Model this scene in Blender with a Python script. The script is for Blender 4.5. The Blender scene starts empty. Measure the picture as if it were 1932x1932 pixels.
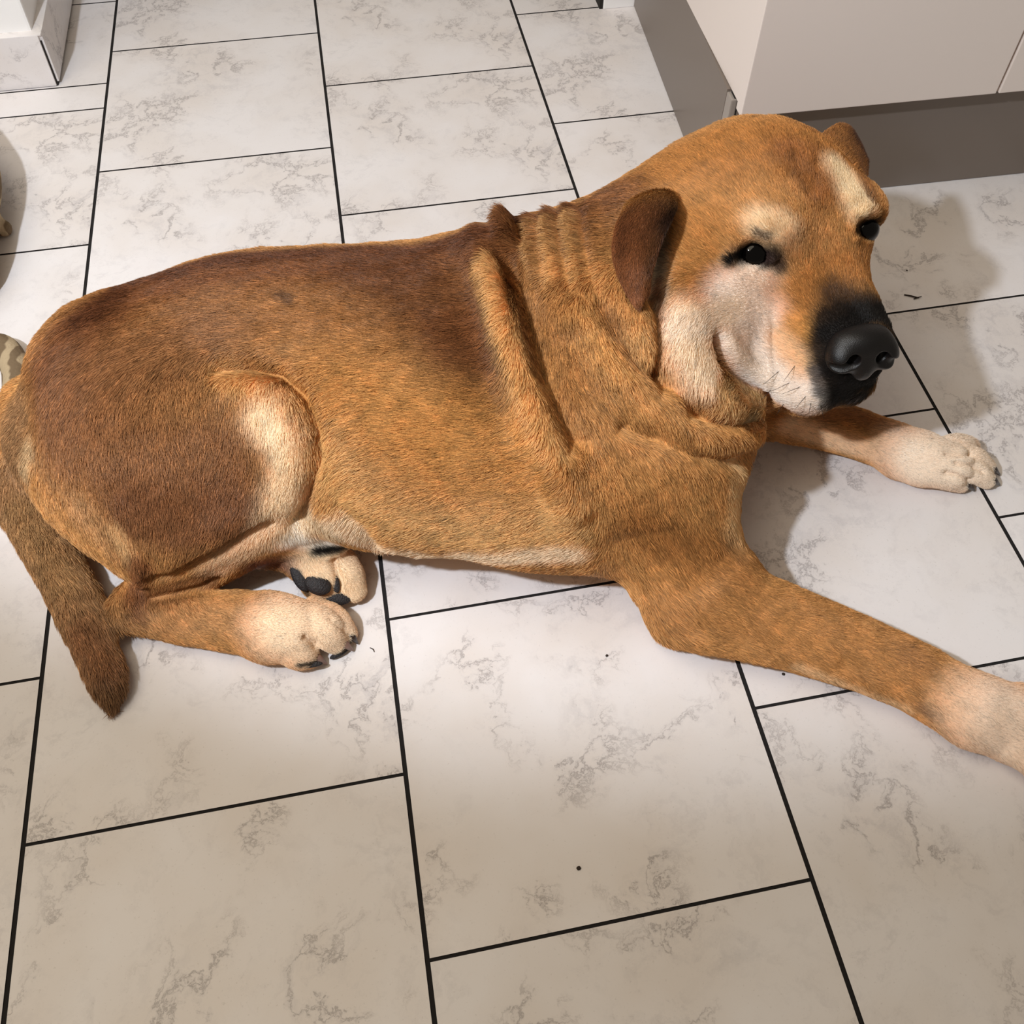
import bpy, bmesh, math, random
import numpy as np
from mathutils import Vector, Matrix
from mathutils.bvhtree import BVHTree

random.seed(7)
RNG = np.random.default_rng(11)
SC = bpy.context.scene
COL = SC.collection

# ------------------------------------------------------------------ camera
TILE_W, TILE_L = 0.33, 0.2998
F_PX, PX0, PY0 = 1930.0, 966.0, 650.0
CAM_C = np.array([0.35475, -0.75143, 0.95535])
CAM_R = np.array([[0.98259387, 0.13188463, -0.1308271],
                  [-0.18519462, 0.75067118, -0.63418904],
                  [0.01456835, 0.64737874, 0.76202922]])
cam_d = bpy.data.cameras.new('camera')
cam = bpy.data.objects.new('camera', cam_d)
COL.objects.link(cam)
mw = np.eye(4); mw[:3, :3] = CAM_R; mw[:3, 3] = CAM_C
cam.matrix_world = Matrix(mw.tolist())
cam_d.sensor_width = 36.0
cam_d.lens = 36.0 * F_PX / 1932.0
cam_d.shift_y = -(966.0 - PY0) / 1932.0
cam_d.clip_start = 0.01
SC.camera = cam

# ------------------------------------------------------------------ light
SC.view_settings.view_transform = 'Standard'
SC.view_settings.look = 'None'
SC.view_settings.gamma = 1.0
SC.view_settings.use_curve_mapping = False
SC.view_settings.exposure = 0.0
SC.cycles.diffuse_bounces = 7
world = bpy.data.worlds.new('world'); SC.world = world
world.use_nodes = True
bg = world.node_tree.nodes['Background']
bg.inputs[0].default_value = (1.0, 0.88, 0.72, 1)
bg.inputs[1].default_value = 0.21


def lamp(name, kind, loc, aim, energy, color, **kw):
    d = bpy.data.lights.new(name, kind)
    d.energy = energy; d.color = color
    for k, v in kw.items():
        setattr(d, k, v)
    o = bpy.data.objects.new(name, d); COL.objects.link(o)
    o.location = loc
    o.rotation_euler = (Vector(aim) - Vector(loc)).to_track_quat('-Z', 'Y').to_euler()
    return o


lamp('spot_lamp', 'SPOT', (-0.25, -0.61, 1.35), (1.35, 1.55, 0.0), 80.0, (0.86, 0.92, 1.0),
     spot_size=math.radians(94), spot_blend=0.24, shadow_soft_size=0.03)
lamp('ceiling_lamp', 'AREA', (-0.5, -0.3, 2.4), (0.3, 0.1, 0.0), 29.0, (1.0, 0.86, 0.66), size=1.6)


# ------------------------------------------------------------------ helpers
def at(u, v, z):
    """point of the room at height z that lies on the sight line of photo pixel (u, v)"""
    d = CAM_R @ np.array([(u - PX0) / F_PX, -(v - PY0) / F_PX, -1.0])
    return CAM_C + (z - CAM_C[2]) / d[2] * d


def ray(u, v):
    d = CAM_R @ np.array([(u - PX0) / F_PX, -(v - PY0) / F_PX, -1.0])
    return d / np.linalg.norm(d)


def lin(h):
    h = h.lstrip('#')
    c = np.array([int(h[i:i + 2], 16) / 255 for i in (0, 2, 4)])
    return np.where(c <= 0.04045, c / 12.92, ((c + 0.055) / 1.055) ** 2.4)


def mesh_obj(name, verts, faces, mat=None, parent=None, smooth=False):
    me = bpy.data.meshes.new(name)
    me.from_pydata([tuple(map(float, v)) for v in verts], [], [tuple(map(int, f)) for f in faces])
    me.update()
    if smooth:
        me.polygons.foreach_set('use_smooth', np.ones(len(me.polygons), bool))
    o = bpy.data.objects.new(name, me); COL.objects.link(o)
    if mat:
        me.materials.append(mat)
    if parent is not None:
        o.parent = parent
    return o


def bm_obj(name, bm, mat=None, parent=None, smooth=False):
    me = bpy.data.meshes.new(name)
    bm.normal_update(); bm.to_mesh(me); bm.free()
    if smooth:
        me.polygons.foreach_set('use_smooth', np.ones(len(me.polygons), bool))
    o = bpy.data.objects.new(name, me); COL.objects.link(o)
    if mat:
        me.materials.append(mat)
    if parent is not None:
        o.parent = parent
    return o


def tag(o, label=None, cat=None, group=None, kind=None):
    if label: o['label'] = label
    if cat: o['category'] = cat
    if group: o['group'] = group
    if kind: o['kind'] = kind
    return o


def empty(name, loc):
    o = bpy.data.objects.new(name, None); COL.objects.link(o)
    o.location = loc; o.empty_display_size = 0.05
    bpy.context.view_layer.update()
    return o


def keep(child, parent):
    """parent without moving the child"""
    child.parent = parent
    child.matrix_parent_inverse = Matrix.Translation(parent.location).inverted()
    return child


class NT:
    def __init__(self, name):
        self.m = bpy.data.materials.new(name); self.m.use_nodes = True
        self.t = self.m.node_tree; self.n = self.t.nodes; self.l = self.t.links
        self.b = self.n['Principled BSDF']; self.out = self.n['Material Output']

    def new(self, kind, **kw):
        x = self.n.new(kind)
        for k, v in kw.items():
            if k.startswith('i_'):
                key = k[2:]
                key = int(key) if key.isdigit() else key
                self.set(x, key, v)
            else:
                setattr(x, k, v)
        return x

    def set(self, x, key, v):
        if hasattr(v, 'is_output'):
            self.l.new(v, x.inputs[key])
        else:
            x.inputs[key].default_value = v

    def math(self, op, a, b=None, c=None):
        x = self.n.new('ShaderNodeMath'); x.operation = op
        for i, v in enumerate((a, b, c)):
            if v is not None:
                self.set(x, i, v)
        return x.outputs[0]

    def mix(self, f, a, b, blend='MIX'):
        x = self.n.new('ShaderNodeMix'); x.data_type = 'RGBA'; x.blend_type = blend
        self.set(x, 0, f); self.set(x, 6, a); self.set(x, 7, b)
        return x.outputs[2]

    def ramp(self, f, stops):
        x = self.n.new('ShaderNodeValToRGB')
        e = x.color_ramp.elements
        while len(e) < len(stops): e.new(0.5)
        for q, (p, c) in zip(e, stops):
            q.position = p
            q.color = (c, c, c, 1) if isinstance(c, (int, float)) else (*c, 1)
        self.set(x, 0, f)
        return x.outputs[0]

    def p(self, **kw):
        for k, v in kw.items():
            self.set(self.b, k.replace('_', ' '), v)
        return self


def rgba(h):
    return (*lin(h), 1)


def plain(name, col, rough=0.5, bump=0.0, scale=200.0, **kw):
    t = NT(name)
    t.p(Base_Color=rgba(col), Roughness=rough)
    for k, v in kw.items():
        t.set(t.b, k.replace('_', ' '), v)
    if bump:
        tc = t.new('ShaderNodeTexCoord')
        nz = t.new('ShaderNodeTexNoise', i_Vector=tc.outputs['Object'], i_Scale=scale, i_Detail=3.0)
        bp = t.new('ShaderNodeBump', i_Height=nz.outputs[0], i_Strength=bump, i_Distance=0.002)
        t.set(t.b, 'Normal', bp.outputs[0])
    return t.m


# ------------------------------------------------------------------ materials of the room
def marble(name, tint='#E9E4DF', per_tile=True):
    t = NT(name)
    tc = t.new('ShaderNodeTexCoord')
    if per_tile:
        off = t.new('ShaderNodeAttribute', attribute_name='tile_shift')
        vec = t.new('ShaderNodeVectorMath', operation='ADD', i_0=tc.outputs['Object'], i_1=off.outputs['Vector']).outputs[0]
    else:
        vec = tc.outputs['Object']
    warp = t.new('ShaderNodeTexNoise', i_Vector=vec, i_Scale=9.0, i_Detail=6.0, i_Roughness=0.6)
    sub = t.new('ShaderNodeVectorMath', operation='SUBTRACT', i_0=warp.outputs['Color'], i_1=(0.5, 0.5, 0.5)).outputs[0]
    scl = t.new('ShaderNodeVectorMath', operation='SCALE', i_0=sub); scl.inputs['Scale'].default_value = 0.14
    vec2 = t.new('ShaderNodeVectorMath', operation='ADD', i_0=vec, i_1=scl.outputs[0]).outputs[0]
    # broad clouds
    n1 = t.new('ShaderNodeTexNoise', i_Vector=vec2, i_Scale=7.0, i_Detail=5.0, i_Roughness=0.6)
    n2 = t.new('ShaderNodeTexNoise', i_Vector=vec2, i_Scale=34.0, i_Detail=7.0, i_Roughness=0.72)
    # thin cracks: ridges of noise
    n3 = t.new('ShaderNodeTexNoise', i_Vector=vec2, i_Scale=10.0, i_Detail=8.0, i_Roughness=0.66)
    r3 = t.math('ABSOLUTE', t.math('SUBTRACT', n3.outputs[0], 0.5))
    crack = t.ramp(r3, [(0.0, 1.0), (0.007, 0.35), (0.02, 0.0)])
    n4 = t.new('ShaderNodeTexNoise', i_Vector=vec, i_Scale=9.0, i_Detail=3.0)
    gate = t.ramp(n4.outputs[0], [(0.48, 0.0), (0.60, 1.0)])
    crack = t.math('MULTIPLY', crack, gate)
    halo = t.math('MULTIPLY', t.ramp(r3, [(0.0, 1.0), (0.05, 0.0)]), gate)
    cl = t.ramp(n1.outputs[0], [(0.40, 0.0), (0.66, 1.0)])
    fine = t.ramp(n2.outputs[0], [(0.50, 0.0), (0.74, 1.0)])
    patch = t.math('MULTIPLY', cl, fine)
    c = t.mix(t.ramp(n4.outputs[0], [(0.35, 0.0), (0.65, 1.0)]), rgba('#E6E3E4'), rgba('#DFD9D6'))
    c = t.mix(t.math('MULTIPLY', halo, 0.30), c, rgba('#B6B2B5'))
    c = t.mix(t.math('MULTIPLY', patch, 0.50), c, rgba('#A6A3A8'))
    c = t.mix(t.math('MULTIPLY', crack, 0.68), c, rgba('#8A8382'))
    if per_tile:
        tone = t.new('ShaderNodeAttribute', attribute_name='tile_tone')
        c = t.mix(0.6, c, tone.outputs['Color'], 'MULTIPLY')
    sp = t.new('ShaderNodeTexNoise', i_Vector=vec, i_Scale=420.0, i_Detail=2.0)
    c = t.mix(t.ramp(sp.outputs[0], [(0.66, 0.0), (0.76, 0.22)]), c, rgba('#9A928C'))
    t.p(Base_Color=c, Roughness=0.42, Specular_IOR_Level=0.35)
    bp = t.new('ShaderNodeBump', i_Height=n2.outputs[0], i_Strength=0.05, i_Distance=0.001)
    t.set(t.b, 'Normal', bp.outputs[0])
    return t.m


M_TILE = marble('marble_tile')
M_SKIRT = marble('marble_skirting', per_tile=False)
M_GROUT = plain('black_grout', '#141010', 0.9, 0.3, 300)
M_WALL = plain('white_plaster', '#F2F1F0', 0.8, 0.25, 60)
M_CAB = plain('matt_cream_cabinet', '#EADFD8', 0.38, 0.03, 500)
M_CABEDGE = plain('cabinet_edge', '#DDD0CA', 0.4)
M_PLINTH = plain('grey_plinth', '#766B62', 0.36, 0.02, 700)
M_PLINTH2 = plain('plinth_corner_strip', '#9C938B', 0.3)
M_DARK = plain('dark_gap', '#17120F', 0.8)


# ------------------------------------------------------------------ floor
def build_floor():
    ph = {0: 2.3032, 1: 1.8519}
    V, F, MI, SH, TN = [], [], [], [], []
    g = 0.0016

    def quad(x0, x1, y0, y1, z, m, sh, tn):
        b = len(V)
        e = 0.0005
        V.extend([(x0, y0, z - .003), (x1, y0, z - .003), (x1, y1, z - .003), (x0, y1, z - .003),
                  (x0 + e, y0 + e, z), (x1 - e, y0 + e, z), (x1 - e, y1 - e, z), (x0 + e, y1 - e, z)])
        fs = [(b + 4, b + 5, b + 6, b + 7), (b, b + 1, b + 5, b + 4), (b + 1, b + 2, b + 6, b + 5),
              (b + 2, b + 3, b + 7, b + 6), (b + 3, b, b + 4, b + 7)]
        for q, f in enumerate(fs):
            F.append(f); MI.append(m if q == 0 else 1); SH.append(sh); TN.append(tn)

    rnd = random.Random(5)
    x_lo, x_hi, y_lo, y_hi = -6, 10, -1.5, 3.0
    for c in range(x_lo, x_hi):
        p = ph[c % 2] * TILE_W
        cuts = []
        n = -12
        while p + n * TILE_L < y_hi:
            if p + n * TILE_L > y_lo: cuts.append(p + n * TILE_L)
            n += 1
        if c == -1: cuts.append(2.044 * TILE_W)
        cuts = sorted([y_lo] + cuts + [y_hi])
        for a, b in zip(cuts[:-1], cuts[1:]):
            # the printed marble repeats on several tiles
            k = rnd.randrange(4)
            sh = (1.7 * k - c * TILE_W + 3.0, -a + 2.3 * k, 0.31 * k)
            t = 1 - 0.05 * rnd.random()
            w = rnd.random()
            tn = (t, t * (0.985 + 0.01 * w), t * (0.975 + 0.025 * w), 1)
            quad(c * TILE_W + g, (c + 1) * TILE_W - g, a + g * .6, b - g * .6, 0.0, 0, sh, tn)
    b = len(V)
    V.extend([(x_lo * TILE_W, y_lo, -.0012), (x_hi * TILE_W, y_lo, -.0012), (x_hi * TILE_W, y_hi, -.0012), (x_lo * TILE_W, y_hi, -.0012)])
    F.append((b, b + 1, b + 2, b + 3)); MI.append(1); SH.append((0, 0, 0)); TN.append((1, 1, 1, 1))
    o = mesh_obj('floor', V, F, M_TILE)
    me = o.data
    me.materials.append(M_GROUT)
    me.polygons.foreach_set('material_index', MI)
    a = me.attributes.new('tile_shift', 'FLOAT_VECTOR', 'FACE'); a.data.foreach_set('vector', np.array(SH, float).ravel())
    a = me.attributes.new('tile_tone', 'FLOAT_COLOR', 'FACE'); a.data.foreach_set('color', np.array(TN, float).ravel())
    tag(o, kind='structure')


build_floor()


def box(bm, x0, x1, y0, y1, z0, z1, bev=0.0, R=None):
    vs = [bm.verts.new((x, y, z)) for x in (x0, x1) for y in (y0, y1) for z in (z0, z1)]
    idx = [(0, 1, 3, 2), (4, 6, 7, 5), (0, 4, 5, 1), (2, 3, 7, 6), (0, 2, 6, 4), (1, 5, 7, 3)]
    fs = [bm.faces.new([vs[i] for i in f]) for f in idx]
    if bev:
        es = list({e for f in fs for e in f.edges})
        bmesh.ops.bevel(bm, geom=es, offset=bev, segments=2, profile=0.6, affect='EDGES')
    return vs


# ------------------------------------------------------------------ pillar with marble skirting, far post
def build_pillar():
    cx, cy = at(114, 163, 0)[:2]
    cx -= 0.0; sk = 0.015; sh = 0.0905
    bm = bmesh.new()
    box(bm, cx - 0.6, cx - sk + 0.001, cy + sk - 0.001, cy + 0.75, 0, 1.1, 0.004)
    tag(bm_obj('wall_left', bm, M_WALL), kind='structure')
    bm = bmesh.new()
    box(bm, cx - 0.6, cx - 0.005, cy, cy + sk, 0.0015, sh, 0.001)       # tile on the near face
    box(bm, cx - sk, cx, cy + 0.005, cy + 0.75, 0.006, sh, 0.001)      # tile on the right face
    box(bm, cx - sk, cx - 0.0005, cy + 0.0005, cy + sk, sh - 0.0015, sh + 0.0003)
    tag(bm_obj('baseboard_left', bm, M_SKIRT), kind='structure')
    bm = bmesh.new()
    box(bm, cx - 0.6, cx - 0.003, cy + 0.003, cy + 0.75, 0.0, sh - 0.012)
    tag(bm_obj('trim_1', bm, M_DARK), kind='structure')
    # foot of the white post beside the plinth
    a = at(1138, 18, 0); b = at(1195, 8, 0)
    bm = bmesh.new()
    box(bm, a[0], b[0], a[1], a[1] + 0.2, 0.0, 1.0, 0.002)
    tag(bm_obj('trim_2', bm, M_WALL), kind='structure')
    bm = bmesh.new()
    box(bm, a[0] - 0.006, a[0] - 0.0005, a[1] + 0.002, a[1] + 0.2, 0.0, 1.0)  # dark strip standing in for the gap and shaded left side of the post
    tag(bm_obj('post_side_shade', bm, M_DARK), kind='structure')


build_pillar()


# ------------------------------------------------------------------ kitchen cabinet
def build_cabinet():
    # local frame: x along the front, y into the cabinet
    h = 0.52 * TILE_W
    d1 = at(1397, 222, h); d2 = at(1881.5, 176.6, h)
    ex = (d2 - d1); W = np.linalg.norm(ex); ex /= W
    ey = np.array([-ex[1], ex[0], 0])
    root = empty('kitchen_cabinet', tuple(d1[:2]) + (0.0,))
    root.rotation_euler[2] = math.atan2(ex[1], ex[0])
    bpy.context.view_layer.update()
    th = 0.019
    top = 0.80

    def part(name, boxes, mat):
        bm = bmesh.new()
        for q in boxes: box(bm, *q)
        return bm_obj(name, bm, mat, root)
    # side panel + carcass start just behind the door
    part('side_panel', [(0.002, 0.018, th + 0.003, 0.62, h + 0.0075, top, 0.001)], M_CAB)
    part('carcass', [(0.018, 2 * W, th + 0.004, 0.62, h + 0.009, top, 0.0)], M_CAB)
    part('door', [(0, W - 0.002, 0, th, h, top, 0.0012)], M_CAB)
    part('door', [(W + 0.002, 2 * W, 0, th, h, top, 0.0012)], M_CAB)
    # plinth: front board set back, left board along the side
    f0 = at(1655, 356, 0) - d1
    py = float(f0 @ ey)
    s1 = at(1295, 275, 0) - d1; s0 = at(1195, 10, 0) - d1
    px0, px1 = float(s1 @ ex), float(s0 @ ex)
    py0, py1 = float(s1 @ ey), float(s0 @ ey)
    slope = (px1 - px0) / (py1 - py0)
    xc = px0 + (py - py0) * slope
    hh = h + 0.007
    part('plinth', [(xc + 0.012, 2 * W, py, py + 0.012, 0.0015, hh, 0.0)], M_PLINTH)
    bm = bmesh.new()
    yy0, yy1 = py + 0.022, 0.62
    vs = []
    for (y, dx) in ((yy0, 0), (yy1, 0)):
        x = xc + (y - py) * slope
        for z in (0.0015, hh):
            vs.append((x, y, z)); vs.append((x + 0.06, y, z))
    vv = [bm.verts.new(v) for v in vs]
    for f in ((0, 2, 3, 1), (4, 5, 7, 6), (0, 4, 6, 2), (1, 3, 7, 5), (2, 6, 7, 3), (0, 1, 5, 4)):
        bm.faces.new([vv[i] for i in f])
    bmesh.ops.recalc_face_normals(bm, faces=bm.faces)
    bm_obj('plinth', bm, M_PLINTH, root)
    part('corner_strip', [(xc + 0.0012, xc + 0.010, py + 0.004, py + 0.0235, 0.0015, hh - 0.004, 0.002)], M_PLINTH2)
    part('plinth_gap', [(xc + 0.006, xc + 0.02, py + 0.006, py + 0.02, 0.001, hh - 0.001)], M_DARK)
    tag(root, 'cream kitchen base cabinet on a grey plinth behind the dog', 'cabinet')


build_cabinet()


# ------------------------------------------------------------------ implicit surfaces
class Field:
    """signed distance grid; pieces are blended in, then meshed as one continuous surface"""

    def __init__(self, lo, hi, h):
        self.lo = np.array(lo, float); self.h = h
        self.n = np.ceil((np.array(hi) - self.lo) / h).astype(int) + 1
        self.F = np.full(self.n, 0.2, np.float32)

    def box(self, lo, hi, m):
        a = np.clip(np.floor((np.asarray(lo) - m - self.lo) / self.h).astype(int), 0, self.n)
        b = np.clip(np.ceil((np.asarray(hi) + m - self.lo) / self.h).astype(int) + 1, 0, self.n)
        if (b <= a).any(): return None, None
        g = [self.lo[i] + self.h * np.arange(a[i], b[i]) for i in range(3)]
        P = np.stack(np.meshgrid(*g, indexing='ij'), -1).astype(np.float32)
        return tuple(slice(a[i], b[i]) for i in range(3)), P

    def add(self, sl, d, k):
        a = self.F[sl]
        if k > 0:
            hh = np.maximum(k - np.abs(a - d), 0) / k
            self.F[sl] = np.minimum(a, d) - hh * hh * k * 0.25
        else:
            self.F[sl] = np.minimum(a, d)

    def cut(self, sl, d, k):
        a = self.F[sl]; d = -d
        hh = np.maximum(k - np.abs(a - d), 0) / max(k, 1e-6)
        self.F[sl] = np.maximum(a, d) + hh * hh * k * 0.25

    def chain(self, pts, rad, k=0.02, kin=None, squash=None, op='add'):
        """tapered limb through points; squash=(axis vector, factor) flattens the section along an axis"""
        pts = np.asarray(pts, float); rad = np.asarray(rad, float)
        if len(pts) > 2:
            pts, rad = spline(pts, rad, 6)
        m = rad.max() + k + 0.012
        sl, P = self.box(pts.min(0), pts.max(0), m)
        if sl is None: return
        D = np.full(P.shape[:3], 1e3, np.float32)
        if squash is not None:
            ax = np.asarray(squash[0], float); ax /= np.linalg.norm(ax); f = squash[1]
        for a, b, ra, rb in zip(pts[:-1], pts[1:], rad[:-1], rad[1:]):
            ab = (b - a).astype(np.float32)
            q = P - a.astype(np.float32)
            t = np.clip((q @ ab) / max(float(ab @ ab), 1e-9), 0, 1)
            q = q - t[..., None] * ab
            if squash is not None:
                c = q @ ax.astype(np.float32)
                d = np.sqrt(np.maximum((q * q).sum(-1) - c * c, 0) + (c * f) ** 2)
            else:
                d = np.sqrt((q * q).sum(-1))
            D = np.minimum(D, d - (ra + (rb - ra) * t).astype(np.float32))
        (self.add if op == 'add' else self.cut)(sl, D, k)

    def ell(self, c, r, k=0.02, M=None, op='add'):
        c = np.asarray(c, float); r = np.asarray(r, float)
        m = r.max()
        sl, P = self.box(c - m, c + m, k + 0.012)
        if sl is None: return
        q = P - c.astype(np.float32)
        if M is not None: q = q @ np.asarray(M, np.float32)
        rr = np.sqrt(((q / r.astype(np.float32)) ** 2).sum(-1))
        r2 = np.sqrt(((q / (r * r).astype(np.float32)) ** 2).sum(-1)) + 1e-6
        D = rr * (rr - 1) / r2
        (self.add if op == 'add' else self.cut)(sl, D.astype(np.float32), k)

    def loft(self, st, k=0.02, e=2.2):
        """body along X: stations (x, yc, zc, a, b)"""
        st = np.asarray(st, float)
        xs = np.linspace(st[0, 0], st[-1, 0], 160)
        tab = [cubic(st[:, 0], st[:, i], xs) for i in range(1, 5)]
        m = max(tab[2].max(), tab[3].max())
        sl, P = self.box((xs[0], (tab[0] - tab[2]).min(), (tab[1] - tab[3]).min()),
                         (xs[-1], (tab[0] + tab[2]).max(), (tab[1] + tab[3]).max()), k + 0.012)
        X = P[..., 0]
        yc, zc, a, b = (np.interp(X, xs, t).astype(np.float32) for t in tab)
        r = (np.abs((P[..., 1] - yc) / a) ** e + np.abs((P[..., 2] - zc) / b) ** e) ** (1 / e)
        D = (r - 1) * np.minimum(a, b)
        D = np.maximum(D, np.maximum(xs[0] - X, X - xs[-1]))
        self.add(sl, D.astype(np.float32), k)

    def mesh(self):
        F = self.F; n = F.shape
        S = F < 0
        # active cells
        cnt = np.zeros(np.array(n) - 1, np.int8)
        for i in (0, 1):
            for j in (0, 1):
                for kk in (0, 1):
                    cnt += S[i:n[0] - 1 + i, j:n[1] - 1 + j, kk:n[2] - 1 + kk]
        act = (cnt > 0) & (cnt < 8)
        I = np.argwhere(act)
        idx = np.full(act.shape, -1, np.int64); idx[act] = np.arange(len(I))
        acc = np.zeros((len(I), 3)); w = np.zeros(len(I))
        cor = [(i, j, kk) for i in (0, 1) for j in (0, 1) for kk in (0, 1)]
        val = {c: F[I[:, 0] + c[0], I[:, 1] + c[1], I[:, 2] + c[2]].astype(float) for c in cor}
        for c in cor:
            for ax in range(3):
                if c[ax] == 0:
                    d = list(c); d[ax] = 1; d = tuple(d)
                    va, vb = val[c], val[d]
                    x = (va < 0) != (vb < 0)
                    t = np.where(x, va / np.where(x, va - vb, 1), 0)
                    p = np.tile(np.array(c, float), (len(I), 1)); p[:, ax] += t
                    acc[x] += p[x]; w[x] += 1
        V = self.lo + self.h * (I + acc / w[:, None])
        Q = []
        for ax in range(3):
            u, v = (ax + 1) % 3, (ax + 2) % 3
            sa = [slice(None)] * 3; sb = [slice(None)] * 3
            sa[ax] = slice(0, n[ax] - 1); sb[ax] = slice(1, n[ax])
            A = S[tuple(sa)]; B = S[tuple(sb)]
            E = np.argwhere(A != B)
            E = E[(E[:, u] > 0) & (E[:, v] > 0) & (E[:, u] < n[u] - 1) & (E[:, v] < n[v] - 1)]
            fl = A[E[:, 0], E[:, 1], E[:, 2]]
            def cell(du, dv):
                c = E.copy(); c[:, u] += du; c[:, v] += dv
                return idx[c[:, 0], c[:, 1], c[:, 2]]
            q = np.stack([cell(-1, -1), cell(0, -1), cell(0, 0), cell(-1, 0)], 1)
            q[~fl] = q[~fl][:, ::-1]
            Q.append(q)
        return V, np.concatenate(Q)


def cubic(x, y, xs):
    """monotone-ish cubic through points"""
    d = np.gradient(y, x)
    i = np.clip(np.searchsorted(x, xs) - 1, 0, len(x) - 2)
    h = x[i + 1] - x[i]; t = (xs - x[i]) / h
    return ((2 * t**3 - 3 * t**2 + 1) * y[i] + (t**3 - 2 * t**2 + t) * h * d[i] +
            (-2 * t**3 + 3 * t**2) * y[i + 1] + (t**3 - t**2) * h * d[i + 1])


def spline(p, r, n):
    p = np.asarray(p, float); r = np.asarray(r, float)
    s = np.concatenate([[0], np.cumsum(np.linalg.norm(np.diff(p, axis=0), axis=1))])
    ss = np.concatenate([np.linspace(a, b, n, endpoint=False) for a, b in zip(s[:-1], s[1:])] + [[s[-1]]])
    return np.stack([cubic(s, p[:, i], ss) for i in range(3)], 1), cubic(s, r, ss)


def smooth_mesh(V, Q, it, lam=0.5):
    e = np.concatenate([Q[:, [0, 1]], Q[:, [1, 2]], Q[:, [2, 3]], Q[:, [3, 0]]])
    n = np.bincount(e[:, 0], minlength=len(V)) + np.bincount(e[:, 1], minlength=len(V))
    for k in range(it):
        for f in (lam, -lam * 1.04):
            A = np.zeros_like(V)
            for c in range(3):
                A[:, c] = np.bincount(e[:, 0], V[e[:, 1], c], len(V)) + np.bincount(e[:, 1], V[e[:, 0], c], len(V))
            V = V + f * (A / n[:, None] - V)
    return V


def vnormals(V, Q):
    fn = np.cross(V[Q[:, 2]] - V[Q[:, 0]], V[Q[:, 3]] - V[Q[:, 1]])
    N = np.zeros_like(V)
    for j in range(4):
        for c in range(3):
            N[:, c] += np.bincount(Q[:, j], fn[:, c], len(V))
    return N / (np.linalg.norm(N, axis=1, keepdims=True) + 1e-12)


# ------------------------------------------------------------------ the dog: body surface
H_E = np.array([0.775, -0.112, 0.285])              # between the eyes
_f = np.array([0.284, -0.947, 0.152]); _f /= np.linalg.norm(_f)
_r = np.array([-0.952, -0.26, 0.161]); _r -= _f * (_r @ _f); _r /= np.linalg.norm(_r)
_u = np.cross(_r, _f)
H_M = np.stack([_r, _f, _u], 1)                     # columns: dog's right, forward, up


def hd(x, y, z):
    return H_E + H_M @ np.array([x, y, z], float)


def hplane(u, v, axis, val):
    """sight line of pixel (u,v) met with the plane local[axis]=val of the head"""
    d = ray(u, v); nrm = H_M[:, axis]
    t = ((H_E + nrm * val - CAM_C) @ nrm) / (d @ nrm)
    return CAM_C + t * d


VOX = 0.0026


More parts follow.
